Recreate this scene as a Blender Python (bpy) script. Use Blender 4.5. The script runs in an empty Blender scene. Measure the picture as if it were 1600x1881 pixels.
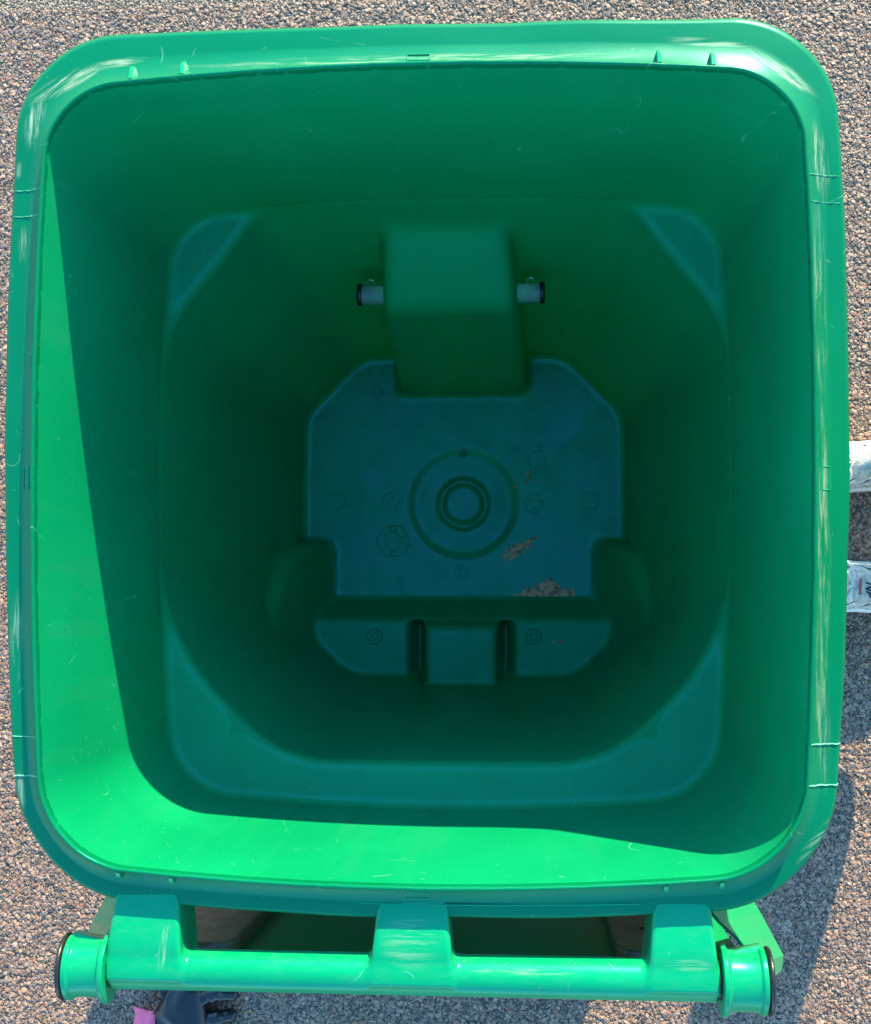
import bpy, bmesh, math, random
import numpy as np
from mathutils import Matrix, Vector, noise
random.seed(7); np.random.seed(7)
sc = bpy.context.scene
COL = sc.collection
R = math.radians

# ------------------------------------------------------------------ camera
CAM_H = 2.18
cam_d = bpy.data.cameras.new("camera")
cam_d.sensor_fit = 'HORIZONTAL'; cam_d.sensor_width = 36.0
cam_d.lens = 36.0 * 2358.0 / 1600.0
cam_d.clip_start = 0.05; cam_d.clip_end = 500.0
cam = bpy.data.objects.new("camera", cam_d); COL.objects.link(cam)
nad = Vector(((953.0 - 800.0) / 2358.0, -(1075.0 - 940.5) / 2358.0, -1.0)).normalized()   # straight down, seen by the lens
cam.matrix_world = Matrix.Translation((0, 0, CAM_H)) @ nad.rotation_difference(Vector((0, 0, -1))).to_matrix().to_4x4()
sc.camera = cam

# ------------------------------------------------------------------ sky, sun, exposure
SUN_AZ = 18.0      # degrees to the right of the picture's up direction
SUN_EL = 19.3
to_sun = Vector((math.sin(R(SUN_AZ)) * math.cos(R(SUN_EL)), math.cos(R(SUN_AZ)) * math.cos(R(SUN_EL)), math.sin(R(SUN_EL))))
world = bpy.data.worlds.new("World"); sc.world = world; world.use_nodes = True
wn = world.node_tree
sky = wn.nodes.new('ShaderNodeTexSky'); sky.sky_type = 'NISHITA'; sky.sun_disc = False
sky.sun_elevation = R(SUN_EL); sky.sun_rotation = R(SUN_AZ)
sky.air_density = 2.2; sky.dust_density = 0.0; sky.ozone_density = 10.0
bgn = wn.nodes['Background']; bgn.inputs['Strength'].default_value = 0.15
wn.links.new(sky.outputs[0], bgn.inputs['Color'])
sun_d = bpy.data.lights.new("sun", 'SUN'); sun_d.energy = 2.75; sun_d.angle = R(0.53); sun_d.color = (1.0, 0.86, 0.52)
sun = bpy.data.objects.new("sun", sun_d); COL.objects.link(sun); sun.location = (1, 3, 4)
sun.rotation_euler = (-to_sun).to_track_quat('-Z', 'Y').to_euler()
sc.view_settings.view_transform = 'Standard'; sc.view_settings.look = 'None'
sc.view_settings.gamma = 1.0; sc.view_settings.use_curve_mapping = False
sc.view_settings.exposure = 2.36
sc.cycles.max_bounces = 10; sc.cycles.diffuse_bounces = 7; sc.cycles.glossy_bounces = 4
sc.cycles.use_denoising = True
sc.cycles.sample_clamp_indirect = 6.0

# ------------------------------------------------------------------ helpers
def tag(o, label=None, cat=None, group=None, kind=None):
    if label: o['label'] = label
    if cat: o['category'] = cat
    if group: o['group'] = group
    if kind: o['kind'] = kind
    return o

def empty(name, loc=(0, 0, 0), rz=0.0):
    o = bpy.data.objects.new(name, None); COL.objects.link(o)
    o.location = loc; o.rotation_euler = (0, 0, rz); o.empty_display_size = 0.05
    return o

def mesh_obj(name, verts, faces, mat, parent=None, smooth=True, normals=None):
    me = bpy.data.meshes.new(name)
    me.from_pydata([tuple(v) for v in verts], [], [tuple(f) for f in faces])
    me.validate(); me.update()
    if smooth: me.polygons.foreach_set('use_smooth', [True] * len(me.polygons))
    if normals is not None and len(normals) == len(me.vertices):
        me.normals_split_custom_set_from_vertices([tuple(n) for n in normals])
    if mat: me.materials.append(mat)
    o = bpy.data.objects.new(name, me); COL.objects.link(o)
    if parent: o.parent = parent
    return o

def bm_obj(name, bm, mat, parent=None, smooth=True, bevel=0.0, seg=2, sub=0):
    me = bpy.data.meshes.new(name)
    bmesh.ops.recalc_face_normals(bm, faces=bm.faces)
    bm.to_mesh(me); bm.free()
    if smooth: me.polygons.foreach_set('use_smooth', [True] * len(me.polygons))
    if mat: me.materials.append(mat)
    o = bpy.data.objects.new(name, me); COL.objects.link(o)
    if parent: o.parent = parent
    if bevel:
        b = o.modifiers.new('bevel', 'BEVEL'); b.width = bevel; b.segments = seg; b.limit_method = 'ANGLE'; b.angle_limit = R(35)
        b.harden_normals = True
    if sub:
        s = o.modifiers.new('sub', 'SUBSURF'); s.levels = sub; s.render_levels = sub
    return o

def add_box(bm, x0, x1, y0, y1, z0, z1, M=None):
    vs = [bm.verts.new((x, y, z)) for x in (x0, x1) for y in (y0, y1) for z in (z0, z1)]
    for f in ((0, 1, 3, 2), (4, 6, 7, 5), (0, 4, 5, 1), (2, 3, 7, 6), (0, 2, 6, 4), (1, 5, 7, 3)):
        bm.faces.new([vs[i] for i in f])
    if M: bmesh.ops.transform(bm, matrix=M, verts=vs)
    return vs

def add_prism(bm, bottom, top):
    a = [bm.verts.new(p) for p in bottom]; b = [bm.verts.new(p) for p in top]; n = len(a)
    bm.faces.new(a[::-1]); bm.faces.new(b)
    for i in range(n): bm.faces.new((a[i], a[(i + 1) % n], b[(i + 1) % n], b[i]))

def add_lathe_x(bm, prof, cy, cz, n=64, close=True):
    """prof: (x, radius) pairs, turned about the X axis through (cy, cz)"""
    rings = []
    for x, r in prof:
        rings.append([bm.verts.new((x, cy + r * math.cos(2 * math.pi * k / n), cz + r * math.sin(2 * math.pi * k / n))) for k in range(n)])
    for a, b in zip(rings, rings[1:]):
        for k in range(n):
            bm.faces.new((a[k], a[(k + 1) % n], b[(k + 1) % n], b[k]))
    if close:
        bm.faces.new(rings[0][::-1]); bm.faces.new(rings[-1])

def add_tube(bm, pts, r, n=8, closed=False):
    pts = [Vector(p) for p in pts]; rings = []
    m = len(pts)
    for i, p in enumerate(pts):
        t = (pts[(i + 1) % m] - pts[i - 1]) if closed else (pts[min(i + 1, m - 1)] - pts[max(i - 1, 0)])
        t.normalize()
        u = t.orthogonal() if i == 0 else (u - t * u.dot(t))
        u.normalize(); w = t.cross(u)
        rr = r[i] if isinstance(r, (list, tuple)) else r
        rings.append([bm.verts.new(p + u * (rr * math.cos(2 * math.pi * k / n)) + w * (rr * math.sin(2 * math.pi * k / n))) for k in range(n)])
    for i in range(m if closed else m - 1):
        a, b = rings[i], rings[(i + 1) % m]
        for k in range(n): bm.faces.new((a[k], a[(k + 1) % n], b[(k + 1) % n], b[k]))
    if not closed:
        bm.faces.new(rings[0][::-1]); bm.faces.new(rings[-1])

# signed-distance helpers (numpy)
def smax(a, b, k):
    h = np.clip(0.5 - 0.5 * (b - a) / k, 0, 1)
    return b * (1 - h) + a * h + k * h * (1 - h)
def smin(a, b, k): return -smax(-a, -b, k)
def rmax(a, b, r):
    return np.minimum(-r, np.maximum(a, b)) + np.hypot(np.maximum(r + a, 0), np.maximum(r + b, 0))
def lerp(a, b, t): return a + (b - a) * t
def sstep(a, b, x):
    t = np.clip((x - a) / (b - a), 0, 1); return t * t * (3 - 2 * t)

def surface_net(f, lo, hi, h, flip):
    """dual mesh of f = 0 on a regular grid; open where it meets the grid's border"""
    n = [int(round((hi[i] - lo[i]) / h)) + 1 for i in range(3)]
    ax = [lo[i] + h * np.arange(n[i]) for i in range(3)]
    X, Y, Z = np.meshgrid(*ax, indexing='ij')
    S = f(X, Y, Z); del X, Y, Z
    neg = S < 0
    c = [s - 1 for s in n]
    cnt = np.zeros(c, np.int8); pos = np.zeros(c + [3], np.float32)
    sl = lambda d, o: slice(o, n[d] - 1 + o)
    corners = [(i, j, k) for i in (0, 1) for j in (0, 1) for k in (0, 1)]
    for a in corners:
        for d in range(3):
            if a[d]: continue
            b = list(a); b[d] = 1
            sa = S[sl(0, a[0]), sl(1, a[1]), sl(2, a[2])]; sb = S[sl(0, b[0]), sl(1, b[1]), sl(2, b[2])]
            m = (sa < 0) != (sb < 0)
            t = np.where(m, sa / np.where(m, sa - sb, 1), 0)
            cnt += m
            for e in range(3):
                pos[..., e] += np.where(m, (t if e == d else a[e]), 0)
    act = cnt > 0
    idx = -np.ones(c, np.int64); idx[act] = np.arange(act.sum())
    P = pos[act] / cnt[act][:, None] + np.argwhere(act)
    P = P * h + np.array(lo)
    quads = []
    for d in range(3):
        e, g = (d + 1) % 3, (d + 2) % 3
        A = np.take(neg, range(n[d] - 1), d); B = np.take(neg, range(1, n[d]), d)
        m = A != B
        # inner grid edges only
        m = np.take(np.take(m, range(1, n[e] - 1), e), range(1, n[g] - 1), g)
        I = np.argwhere(m); I[:, e] += 1; I[:, g] += 1
        def cell(de, dg):
            J = I.copy(); J[:, e] -= de; J[:, g] -= dg
            return idx[J[:, 0], J[:, 1], J[:, 2]]
        Q = np.stack([cell(1, 1), cell(0, 1), cell(0, 0), cell(1, 0)], 1)
        fl = A[I[:, 0], I[:, 1], I[:, 2]]
        Q[fl == flip] = Q[fl == flip][:, ::-1]
        quads.append(Q)
    Q = np.concatenate(quads); Q = Q[(Q >= 0).all(1)]
    # slide the vertices onto the surface, then take normals from the field
    eps = h * 0.35
    def grad(P):
        return np.stack([(f(P[:, 0] + eps * (d == 0), P[:, 1] + eps * (d == 1), P[:, 2] + eps * (d == 2)) -
                          f(P[:, 0] - eps * (d == 0), P[:, 1] - eps * (d == 1), P[:, 2] - eps * (d == 2))) / (2 * eps) for d in range(3)], 1)
    for _ in range(2):
        g = grad(P); v = f(P[:, 0], P[:, 1], P[:, 2])
        st = np.clip(v / np.maximum((g * g).sum(1), 0.2), -0.5 * h, 0.5 * h)
        P = P - g * st[:, None]
    g = grad(P); g /= np.maximum(np.linalg.norm(g, axis=1, keepdims=True), 1e-6)
    return P, Q, (g if not flip else -g)

# ------------------------------------------------------------------ materials
def mat(name):
    m = bpy.data.materials.new(name); m.use_nodes = True
    nt = m.node_tree; b = nt.nodes['Principled BSDF']
    return m, nt, b
def nd(nt, t, **kw):
    n = nt.nodes.new(t)
    for k, v in kw.items():
        if k in n.inputs: n.inputs[k].default_value = v
        else: setattr(n, k, v)
    return n
def mth(nt, op, a, b=None, clamp=False):
    n = nt.nodes.new('ShaderNodeMath'); n.operation = op; n.use_clamp = clamp
    for i, v in enumerate((a, b)):
        if v is None: continue
        if hasattr(v, 'is_linked') or hasattr(v, 'links'): nt.links.new(v, n.inputs[i])
        else: n.inputs[i].default_value = v
    return n.outputs[0]
def mrange(nt, v, a, b, c=0.0, d=1.0, smooth=True):
    n = nt.nodes.new('ShaderNodeMapRange'); n.clamp = True
    if smooth: n.interpolation_type = 'SMOOTHSTEP'
    nt.links.new(v, n.inputs['Value'])
    for k, x in (('From Min', a), ('From Max', b), ('To Min', c), ('To Max', d)): n.inputs[k].default_value = x
    return n.outputs['Result']
def mixc(nt, fac, a, b):
    n = nt.nodes.new('ShaderNodeMix'); n.data_type = 'RGBA'
    for sck, v in ((n.inputs[0], fac), (n.inputs[6], a), (n.inputs[7], b)):
        if hasattr(v, 'links'): nt.links.new(v, sck)
        elif isinstance(v, tuple): sck.default_value = (*v, 1.0) if len(v) == 3 else v
        else: sck.default_value = v
    return n.outputs[2]
def simple(name, col, rough=0.5, metal=0.0, bump=0.0, bscale=80.0, var=0.0):
    m, nt, b = mat(name)
    b.inputs['Base Color'].default_value = (*col, 1); b.inputs['Roughness'].default_value = rough; b.inputs['Metallic'].default_value = metal
    tc = nd(nt, 'ShaderNodeTexCoord')
    if var:
        nz = nd(nt, 'ShaderNodeTexNoise', Scale=bscale * 0.4, Detail=6.0); nt.links.new(tc.outputs['Object'], nz.inputs['Vector'])
        nt.links.new(mixc(nt, mrange(nt, nz.outputs[0], 0.3, 0.7), tuple(c * (1 - var) for c in col), tuple(min(1, c * (1 + var)) for c in col)), b.inputs['Base Color'])
    if bump:
        nz = nd(nt, 'ShaderNodeTexNoise', Scale=bscale, Detail=5.0); nt.links.new(tc.outputs['Object'], nz.inputs['Vector'])
        bp = nd(nt, 'ShaderNodeBump', Strength=bump, Distance=0.002); nt.links.new(nz.outputs[0], bp.inputs['Height']); nt.links.new(bp.outputs[0], b.inputs['Normal'])
    return m

GREEN = (0.001, 0.265, 0.098)
def hairlines(nt, vec, scale, width, rot, gate, stretch=(1, 1, 1)):
    mp = nd(nt, 'ShaderNodeMapping'); mp.inputs['Rotation'].default_value = rot; mp.inputs['Scale'].default_value = stretch
    nt.links.new(vec, mp.inputs['Vector'])
    nz = nd(nt, 'ShaderNodeTexNoise', Scale=scale, Detail=1.0); nt.links.new(mp.outputs[0], nz.inputs['Vector'])
    ln = mth(nt, 'LESS_THAN', mth(nt, 'ABSOLUTE', mth(nt, 'SUBTRACT', nz.outputs[0], 0.5)), width)
    g = nd(nt, 'ShaderNodeTexNoise', Scale=scale * 3.1, Detail=2.0); nt.links.new(mp.outputs[0], g.inputs['Vector'])
    return mth(nt, 'MULTIPLY', ln, mrange(nt, g.outputs[0], gate, gate + 0.06))

def plastic(name, rough=0.30, scuffs=(), interior=False, dull=0.0, spec=0.5, tone=1.0, through=0.0):
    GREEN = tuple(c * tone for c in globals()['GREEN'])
    m, nt, b = mat(name)
    tc = nd(nt, 'ShaderNodeTexCoord'); P = tc.outputs['Object']
    sep = nd(nt, 'ShaderNodeSeparateXYZ'); nt.links.new(P, sep.inputs[0])
    # gentle pigment drift of the moulded resin
    nz = nd(nt, 'ShaderNodeTexNoise', Scale=5.0, Detail=4.0); nt.links.new(P, nz.inputs['Vector'])
    col = mixc(nt, mrange(nt, nz.outputs[0], 0.3, 0.7), tuple(c * 0.93 for c in GREEN), tuple(c * 1.05 for c in GREEN))
    ro = mrange(nt, nz.outputs[0], 0.3, 0.7, rough - 0.05, rough + 0.06)
    # dust film with brush marks
    st = nd(nt, 'ShaderNodeMapping'); st.inputs['Rotation'].default_value = (0, 0, R(30)); st.inputs['Scale'].default_value = (22, 60, 60); nt.links.new(P, st.inputs['Vector'])
    n2 = nd(nt, 'ShaderNodeTexNoise', Scale=3.0, Detail=8.0); n2.inputs['Roughness'].default_value = 0.7; nt.links.new(st.outputs[0], n2.inputs['Vector'])
    fibre = {}
    if scuffs:
        for dr in (0, 35, 90, -35):
            sy = nd(nt, 'ShaderNodeMapping'); sy.vector_type = 'TEXTURE'; sy.inputs['Rotation'].default_value = (0, 0, R(dr)); sy.inputs['Scale'].default_value = (0.085, 0.0055, 0.02); nt.links.new(P, sy.inputs['Vector'])
            fn_ = nd(nt, 'ShaderNodeTexNoise', Scale=1.6, Detail=6.0); fn_.inputs['Roughness'].default_value = 0.72; nt.links.new(sy.outputs[0], fn_.inputs['Vector'])
            fibre[dr] = mrange(nt, fn_.outputs[0], 0.44, 0.68)
    mask = None
    for (x, y, rx, ry, ang, amt) in scuffs:
        mp = nd(nt, 'ShaderNodeMapping'); mp.vector_type = 'TEXTURE'
        mp.inputs['Location'].default_value = (x, y, 0); mp.inputs['Rotation'].default_value = (0, 0, R(ang)); mp.inputs['Scale'].default_value = (rx, ry, 1)
        nt.links.new(P, mp.inputs['Vector'])
        s2 = nd(nt, 'ShaderNodeSeparateXYZ'); nt.links.new(mp.outputs[0], s2.inputs[0])
        d = mth(nt, 'SQRT', mth(nt, 'ADD', mth(nt, 'MULTIPLY', s2.outputs[0], s2.outputs[0]), mth(nt, 'MULTIPLY', s2.outputs[1], s2.outputs[1])))
        e = mth(nt, 'MULTIPLY', mrange(nt, d, 1.0, 0.35), amt)
        e = mth(nt, 'MULTIPLY', e, fibre[90 if ry > rx else min((0, 35, -35), key=lambda q: abs(q - ang))])
        mask = e if mask is None else mth(nt, 'MAXIMUM', mask, e)
    if mask is not None:
        col = mixc(nt, mask, col, (0.40, 0.45, 0.32)); ro = mth(nt, 'ADD', ro, mth(nt, 'MULTIPLY', mask, 0.3))
    if dull:
        dm = mth(nt, 'MULTIPLY', mrange(nt, n2.outputs[0], 0.42, 0.75), dull)
        col = mixc(nt, dm, col, (0.30, 0.42, 0.34)); ro = mth(nt, 'ADD', ro, mth(nt, 'MULTIPLY', dm, 0.25))
    h1 = hairlines(nt, P, 6.0, 0.0011, (0.4, 0.8, 0.3), 0.60)
    h2 = hairlines(nt, P, 11.0, 0.0016, (1.2, 0.2, 1.1), 0.64)
    hl = mth(nt, 'MAXIMUM', h1, h2)
    h3 = hairlines(nt, P, 17.0, 0.0022, (0.9, 1.4, 0.2), 0.60, (1, 1, 0.45)); hl = mth(nt, 'MAXIMUM', hl, h3)
    h4 = hairlines(nt, P, 42.0, 0.006, (0.2, 0.5, 2.0), 0.64, (1, 1, 0.6)); hl = mth(nt, 'MAXIMUM', hl, mth(nt, 'MULTIPLY', h4, 0.5))
    col = mixc(nt, mth(nt, 'MULTIPLY', hl, 0.27), col, (0.25, 0.50, 0.38))
    if interior:
        dv = nd(nt, 'ShaderNodeMapping'); dv.inputs['Scale'].default_value = (16, 16, 1.6); nt.links.new(P, dv.inputs['Vector'])
        dn = nd(nt, 'ShaderNodeTexNoise', Scale=1.5, Detail=6.0); dn.inputs['Roughness'].default_value = 0.62; nt.links.new(dv.outputs[0], dn.inputs['Vector'])
        col = mixc(nt, mrange(nt, dn.outputs[0], 0.48, 0.70, 0.0, 0.32), col, (0.012, 0.20, 0.085)); ro = mth(nt, 'ADD', ro, mrange(nt, dn.outputs[0], 0.45, 0.7, 0.0, 0.12))
        # mould parting line part way up the barrel, and stains of dried water on the floor
        ln = mth(nt, 'LESS_THAN', mth(nt, 'ABSOLUTE', mth(nt, 'SUBTRACT', sep.outputs[2], 0.297)), 0.0012)
        col = mixc(nt, mth(nt, 'MULTIPLY', ln, 0.25), col, (0.25, 0.5, 0.3))
        fl = mrange(nt, sep.outputs[2], 0.068, 0.056)
        n3 = nd(nt, 'ShaderNodeTexNoise', Scale=9.0, Detail=6.0); n3.inputs['Distortion'].default_value = 0.6; nt.links.new(P, n3.inputs['Vector'])
        wt = mth(nt, 'MULTIPLY', mrange(nt, n3.outputs[0], 0.48, 0.58), fl)
        col = mixc(nt, mth(nt, 'MULTIPLY', wt, 0.42), col, (0.004, 0.17, 0.085))
        ro = mth(nt, 'SUBTRACT', ro, mth(nt, 'MULTIPLY', wt, 0.08))
        ro = mth(nt, 'SUBTRACT', ro, mth(nt, 'MULTIPLY', fl, 0.14))
    nt.links.new(col, b.inputs['Base Color']); nt.links.new(ro, b.inputs['Roughness'])
    b.inputs['IOR'].default_value = 1.5
    b.inputs['Specular IOR Level'].default_value = spec
    b.inputs['Specular Tint'].default_value = (0.15, 0.92, 1.0, 1)
    # faint orange peel
    n4 = nd(nt, 'ShaderNodeTexNoise', Scale=38.0, Detail=3.0); nt.links.new(P, n4.inputs['Vector'])
    n5 = nd(nt, 'ShaderNodeTexNoise', Scale=420.0, Detail=2.0); nt.links.new(P, n5.inputs['Vector'])
    hh = mth(nt, 'ADD', mth(nt, 'MULTIPLY', n4.outputs[0], 0.6), mth(nt, 'MULTIPLY', n5.outputs[0], 0.03))
    n6 = nd(nt, 'ShaderNodeTexNoise', Scale=9.0, Detail=2.0); nt.links.new(P, n6.inputs['Vector'])
    hh = mth(nt, 'ADD', hh, mth(nt, 'MULTIPLY', n6.outputs[0], 2.2))
    hh = mth(nt, 'SUBTRACT', hh, mth(nt, 'MULTIPLY', hl, 0.15))
    bp = nd(nt, 'ShaderNodeBump', Strength=0.13, Distance=0.0016); nt.links.new(hh, bp.inputs['Height'])
    nt.links.new(bp.outputs[0], b.inputs['Normal'])
    if through:      # thin walls let some of the outside light through
        tr = nd(nt, 'ShaderNodeBsdfTranslucent'); tr.inputs['Color'].default_value = (0.008, 0.58, 0.12, 1)
        mx = nd(nt, 'ShaderNodeMixShader'); mx.inputs[0].default_value = through
        nt.links.new(b.outputs[0], mx.inputs[1]); nt.links.new(tr.outputs[0], mx.inputs[2])
        nt.links.new(mx.outputs[0], nt.nodes['Material Output'].inputs['Surface'])
    return m

M_IN = plastic('green_plastic_inside', 0.44, interior=True, spec=0.62, through=0.11)
M_SHELL = plastic('green_plastic_shell', 0.30, through=0.12)
M_RIM = plastic('green_plastic_rim', 0.30, dull=0.0, spec=0.32, tone=0.54, scuffs=[  # same green resin, its colour darkened to offset strong light on the flange
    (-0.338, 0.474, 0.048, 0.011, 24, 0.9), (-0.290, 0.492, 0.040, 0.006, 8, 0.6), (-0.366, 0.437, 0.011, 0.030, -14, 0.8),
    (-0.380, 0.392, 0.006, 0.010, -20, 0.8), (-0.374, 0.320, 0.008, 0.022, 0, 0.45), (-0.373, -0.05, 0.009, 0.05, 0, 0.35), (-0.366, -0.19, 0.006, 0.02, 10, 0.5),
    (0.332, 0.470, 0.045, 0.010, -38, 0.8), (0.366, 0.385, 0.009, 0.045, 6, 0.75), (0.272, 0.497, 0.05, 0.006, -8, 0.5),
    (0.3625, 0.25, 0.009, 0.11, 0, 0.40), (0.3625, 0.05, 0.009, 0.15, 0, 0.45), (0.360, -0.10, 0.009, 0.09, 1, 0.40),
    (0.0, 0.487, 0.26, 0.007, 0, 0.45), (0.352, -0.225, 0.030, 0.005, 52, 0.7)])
M_HAN = plastic('green_plastic_handle', 0.24, dull=0.03, scuffs=[
    (-0.005, -0.318, 0.030, 0.028, 0, 0.30), (0.10, -0.343, 0.06, 0.004, 0, 0.5), (-0.228, -0.325, 0.005, 0.03, -10, 0.6), (0.24, -0.333, 0.025, 0.006, 0, 0.4)])
M_LID = plastic('green_plastic_lid', 0.42, spec=0.25)
M_SHO = plastic('green_plastic_shoulder', 0.12, dull=0.05)
M_FLASH = simple('lightened_flash_plastic', (0.10, 0.50, 0.30), 0.5)  # flash colour lightened to make up for the shade on these ridges
M_BLACK = simple('black_plastic', (0.012, 0.012, 0.013), 0.32, bump=0.1)
M_TYRE = simple('tyre_rubber', (0.03, 0.028, 0.026), 0.7, bump=0.3, var=0.3)
M_STEEL = simple('galvanised_steel', (0.97, 0.97, 0.99), 0.18, metal=0.70, bump=0.12, bscale=300.0, var=0.06)
M_PAD = simple('brown_grey_plastic', (0.15, 0.125, 0.085), 0.32, bump=0.3, bscale=160.0, var=0.35)  # mottled brown-grey colour for the lid pads

# ------------------------------------------------------------------ ground
m, nt, b = mat('asphalt_aggregate')
tc = nd(nt, 'ShaderNodeTexCoord'); P = tc.outputs['Object']
vo = nd(nt, 'ShaderNodeTexVoronoi', Scale=260.0); nt.links.new(P, vo.inputs['Vector'])
ramp = nd(nt, 'ShaderNodeValToRGB'); cr = ramp.color_ramp
cr.elements[0].position = 0.0; cr.elements[0].color = (0.05, 0.047, 0.045, 1)
cr.elements[1].position = 1.0; cr.elements[1].color = (0.60, 0.44, 0.31, 1)
for p_, c_ in ((0.3, (0.22, 0.16, 0.11, 1)), (0.6, (0.36, 0.25, 0.17, 1)), (0.8, (0.46, 0.32, 0.22, 1))):
    e = cr.elements.new(p_); e.color = c_
sp = nd(nt, 'ShaderNodeSeparateColor'); nt.links.new(vo.outputs['Color'], sp.inputs[0]); nt.links.new(sp.outputs[0], ramp.inputs[0])
edge = mrange(nt, vo.outputs['Distance'], 0.3, 0.75)
nt.links.new(mixc(nt, edge, ramp.outputs[0], (0.07, 0.055, 0.045)), b.inputs['Base Color'])
b.inputs['Roughness'].default_value = 0.75
bp = nd(nt, 'ShaderNodeBump', Strength=1.0, Distance=0.004); bp.invert = True
nt.links.new(vo.outputs['Distance'], bp.inputs['Height']); nt.links.new(bp.outputs[0], b.inputs['Normal'])
M_GROUND = m
S_ = 150.0
g = mesh_obj('ground', [(-S_, -S_, 0), (S_, -S_, 0), (S_, S_, 0), (-S_, S_, 0)], [(0, 1, 2, 3)], M_GROUND, smooth=False)
tag(g, 'weathered asphalt paving with exposed pale aggregate around the cart', 'ground', kind='structure')

# loose-looking aggregate: thousands of small stones set in the asphalt (one uncountable surface)
m, nt, b = mat('aggregate_stone')
oi = nd(nt, 'ShaderNodeObjectInfo')
ramp = nd(nt, 'ShaderNodeValToRGB'); cr = ramp.color_ramp; cr.interpolation = 'LINEAR'
cr.elements[0].position = 0.0; cr.elements[0].color = (0.065, 0.050, 0.041, 1)
cr.elements[1].position = 1.0; cr.elements[1].color = (0.499, 0.313, 0.219, 1)
for p_, c_ in ((0.07, (0.087, 0.054, 0.039, 1)), (0.22, (0.225, 0.135, 0.091, 1)), (0.55, (0.324, 0.195, 0.131, 1)), (0.80, (0.399, 0.244, 0.163, 1)), (0.865, (0.324, 0.108, 0.059, 1)), (0.895, (0.324, 0.156, 0.059, 1)), (0.925, (0.168, 0.114, 0.095, 1))):
    e = cr.elements.new(p_); e.color = c_
nt.links.new(oi.outputs['Random'], ramp.inputs[0])
tc = nd(nt, 'ShaderNodeTexCoord')
nz = nd(nt, 'ShaderNodeTexNoise', Scale=1.4, Detail=5.0); nt.links.new(tc.outputs['Object'], nz.inputs['Vector'])
nt.links.new(mixc(nt, mrange(nt, nz.outputs[0], 0.35, 0.7, 0.0, 0.35), ramp.outputs[0], (0.12, 0.095, 0.075)), b.inputs['Base Color'])
b.inputs['Roughness'].default_value = 0.5
M_STONE = m
GX0, GX1, GY0, GY1 = -1.02, 0.76, -0.86, 1.02
HX0, HX1, HY0, HY1 = -0.34, 0.16, -0.02, 0.38      # the patch the cart stands on
gp = mesh_obj('aggregate_stones', [(x, y, 0.0005) for y in (GY0, HY0, HY1, GY1) for x in (GX0, HX0, HX1, GX1)],
              [(r_ * 4 + c_, r_ * 4 + c_ + 1, r_ * 4 + c_ + 5, r_ * 4 + c_ + 4) for r_ in range(3) for c_ in range(3) if (r_, c_) != (1, 1)], M_STONE, smooth=False)
tag(gp, 'small beige and grey stones set close together in the asphalt surface', 'gravel', kind='stuff')
ng = bpy.data.node_groups.new('aggregate', 'GeometryNodeTree')
ng.interface.new_socket('Geometry', in_out='INPUT', socket_type='NodeSocketGeometry'); ng.interface.new_socket('Geometry', in_out='OUTPUT', socket_type='NodeSocketGeometry')
def gn(t, **kw):
    n = ng.nodes.new(t)
    for k, v in kw.items():
        if k in n.inputs: n.inputs[k].default_value = v
        else: setattr(n, k, v)
    return n
L = ng.links.new
gi = gn('NodeGroupInput'); go = gn('NodeGroupOutput')
dist = gn('GeometryNodeDistributePointsOnFaces', Density=100000.0, Seed=4)
L(gi.outputs[0], dist.inputs['Mesh'])
join = gn('GeometryNodeGeometryToInstance')
for v in range(4):
    ico = gn('GeometryNodeMeshIcoSphere', Radius=1.0, Subdivisions=2)
    sp_ = gn('GeometryNodeSetPosition'); L(ico.outputs[0], sp_.inputs[0])
    nzt = gn('ShaderNodeTexNoise', Scale=1.1 + 0.25 * v, Detail=2.0); nzt.noise_dimensions = '4D'; nzt.inputs['W'].default_value = 3.7 * v + 1
    vs_ = gn('ShaderNodeVectorMath', operation='SUBTRACT'); L(nzt.outputs['Color'], vs_.inputs[0]); vs_.inputs[1].default_value = (0.5, 0.5, 0.5)
    vm_ = gn('ShaderNodeVectorMath', operation='SCALE'); L(vs_.outputs[0], vm_.inputs[0]); vm_.inputs['Scale'].default_value = 2.1
    L(vm_.outputs[0], sp_.inputs['Offset'])
    sm = gn('GeometryNodeSetMaterial'); sm.inputs['Material'].default_value = M_STONE; L(sp_.outputs[0], sm.inputs[0])
    L(sm.outputs[0], join.inputs[0])
iop = gn('GeometryNodeInstanceOnPoints'); iop.inputs['Pick Instance'].default_value = True
L(dist.outputs['Points'], iop.inputs['Points']); L(join.outputs[0], iop.inputs['Instance'])
rr = gn('FunctionNodeRandomValue'); rr.data_type = 'FLOAT_VECTOR'; rr.inputs[0].default_value = (-0.35, -0.35, 0); rr.inputs[1].default_value = (0.35, 0.35, 6.283)
L(rr.outputs[0], iop.inputs['Rotation'])
r1 = gn('FunctionNodeRandomValue'); r1.data_type = 'FLOAT'; r1.inputs[2].default_value = 0.0; r1.inputs[3].default_value = 1.0; r1.inputs['Seed'].default_value = 11
pw = gn('ShaderNodeMath', operation='POWER'); L(r1.outputs[1], pw.inputs[0]); pw.inputs[1].default_value = 3.2
mr = gn('ShaderNodeMapRange'); L(pw.outputs[0], mr.inputs[0]); mr.inputs[3].default_value = 0.0011; mr.inputs[4].default_value = 0.0040
rv = gn('FunctionNodeRandomValue'); rv.data_type = 'FLOAT_VECTOR'; rv.inputs[0].default_value = (0.75, 0.75, 0.30); rv.inputs[1].default_value = (1.5, 1.1, 0.52); rv.inputs['Seed'].default_value = 5
vs2 = gn('ShaderNodeVectorMath', operation='SCALE'); L(rv.outputs[0], vs2.inputs[0]); L(mr.outputs[0], vs2.inputs['Scale'])
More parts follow.
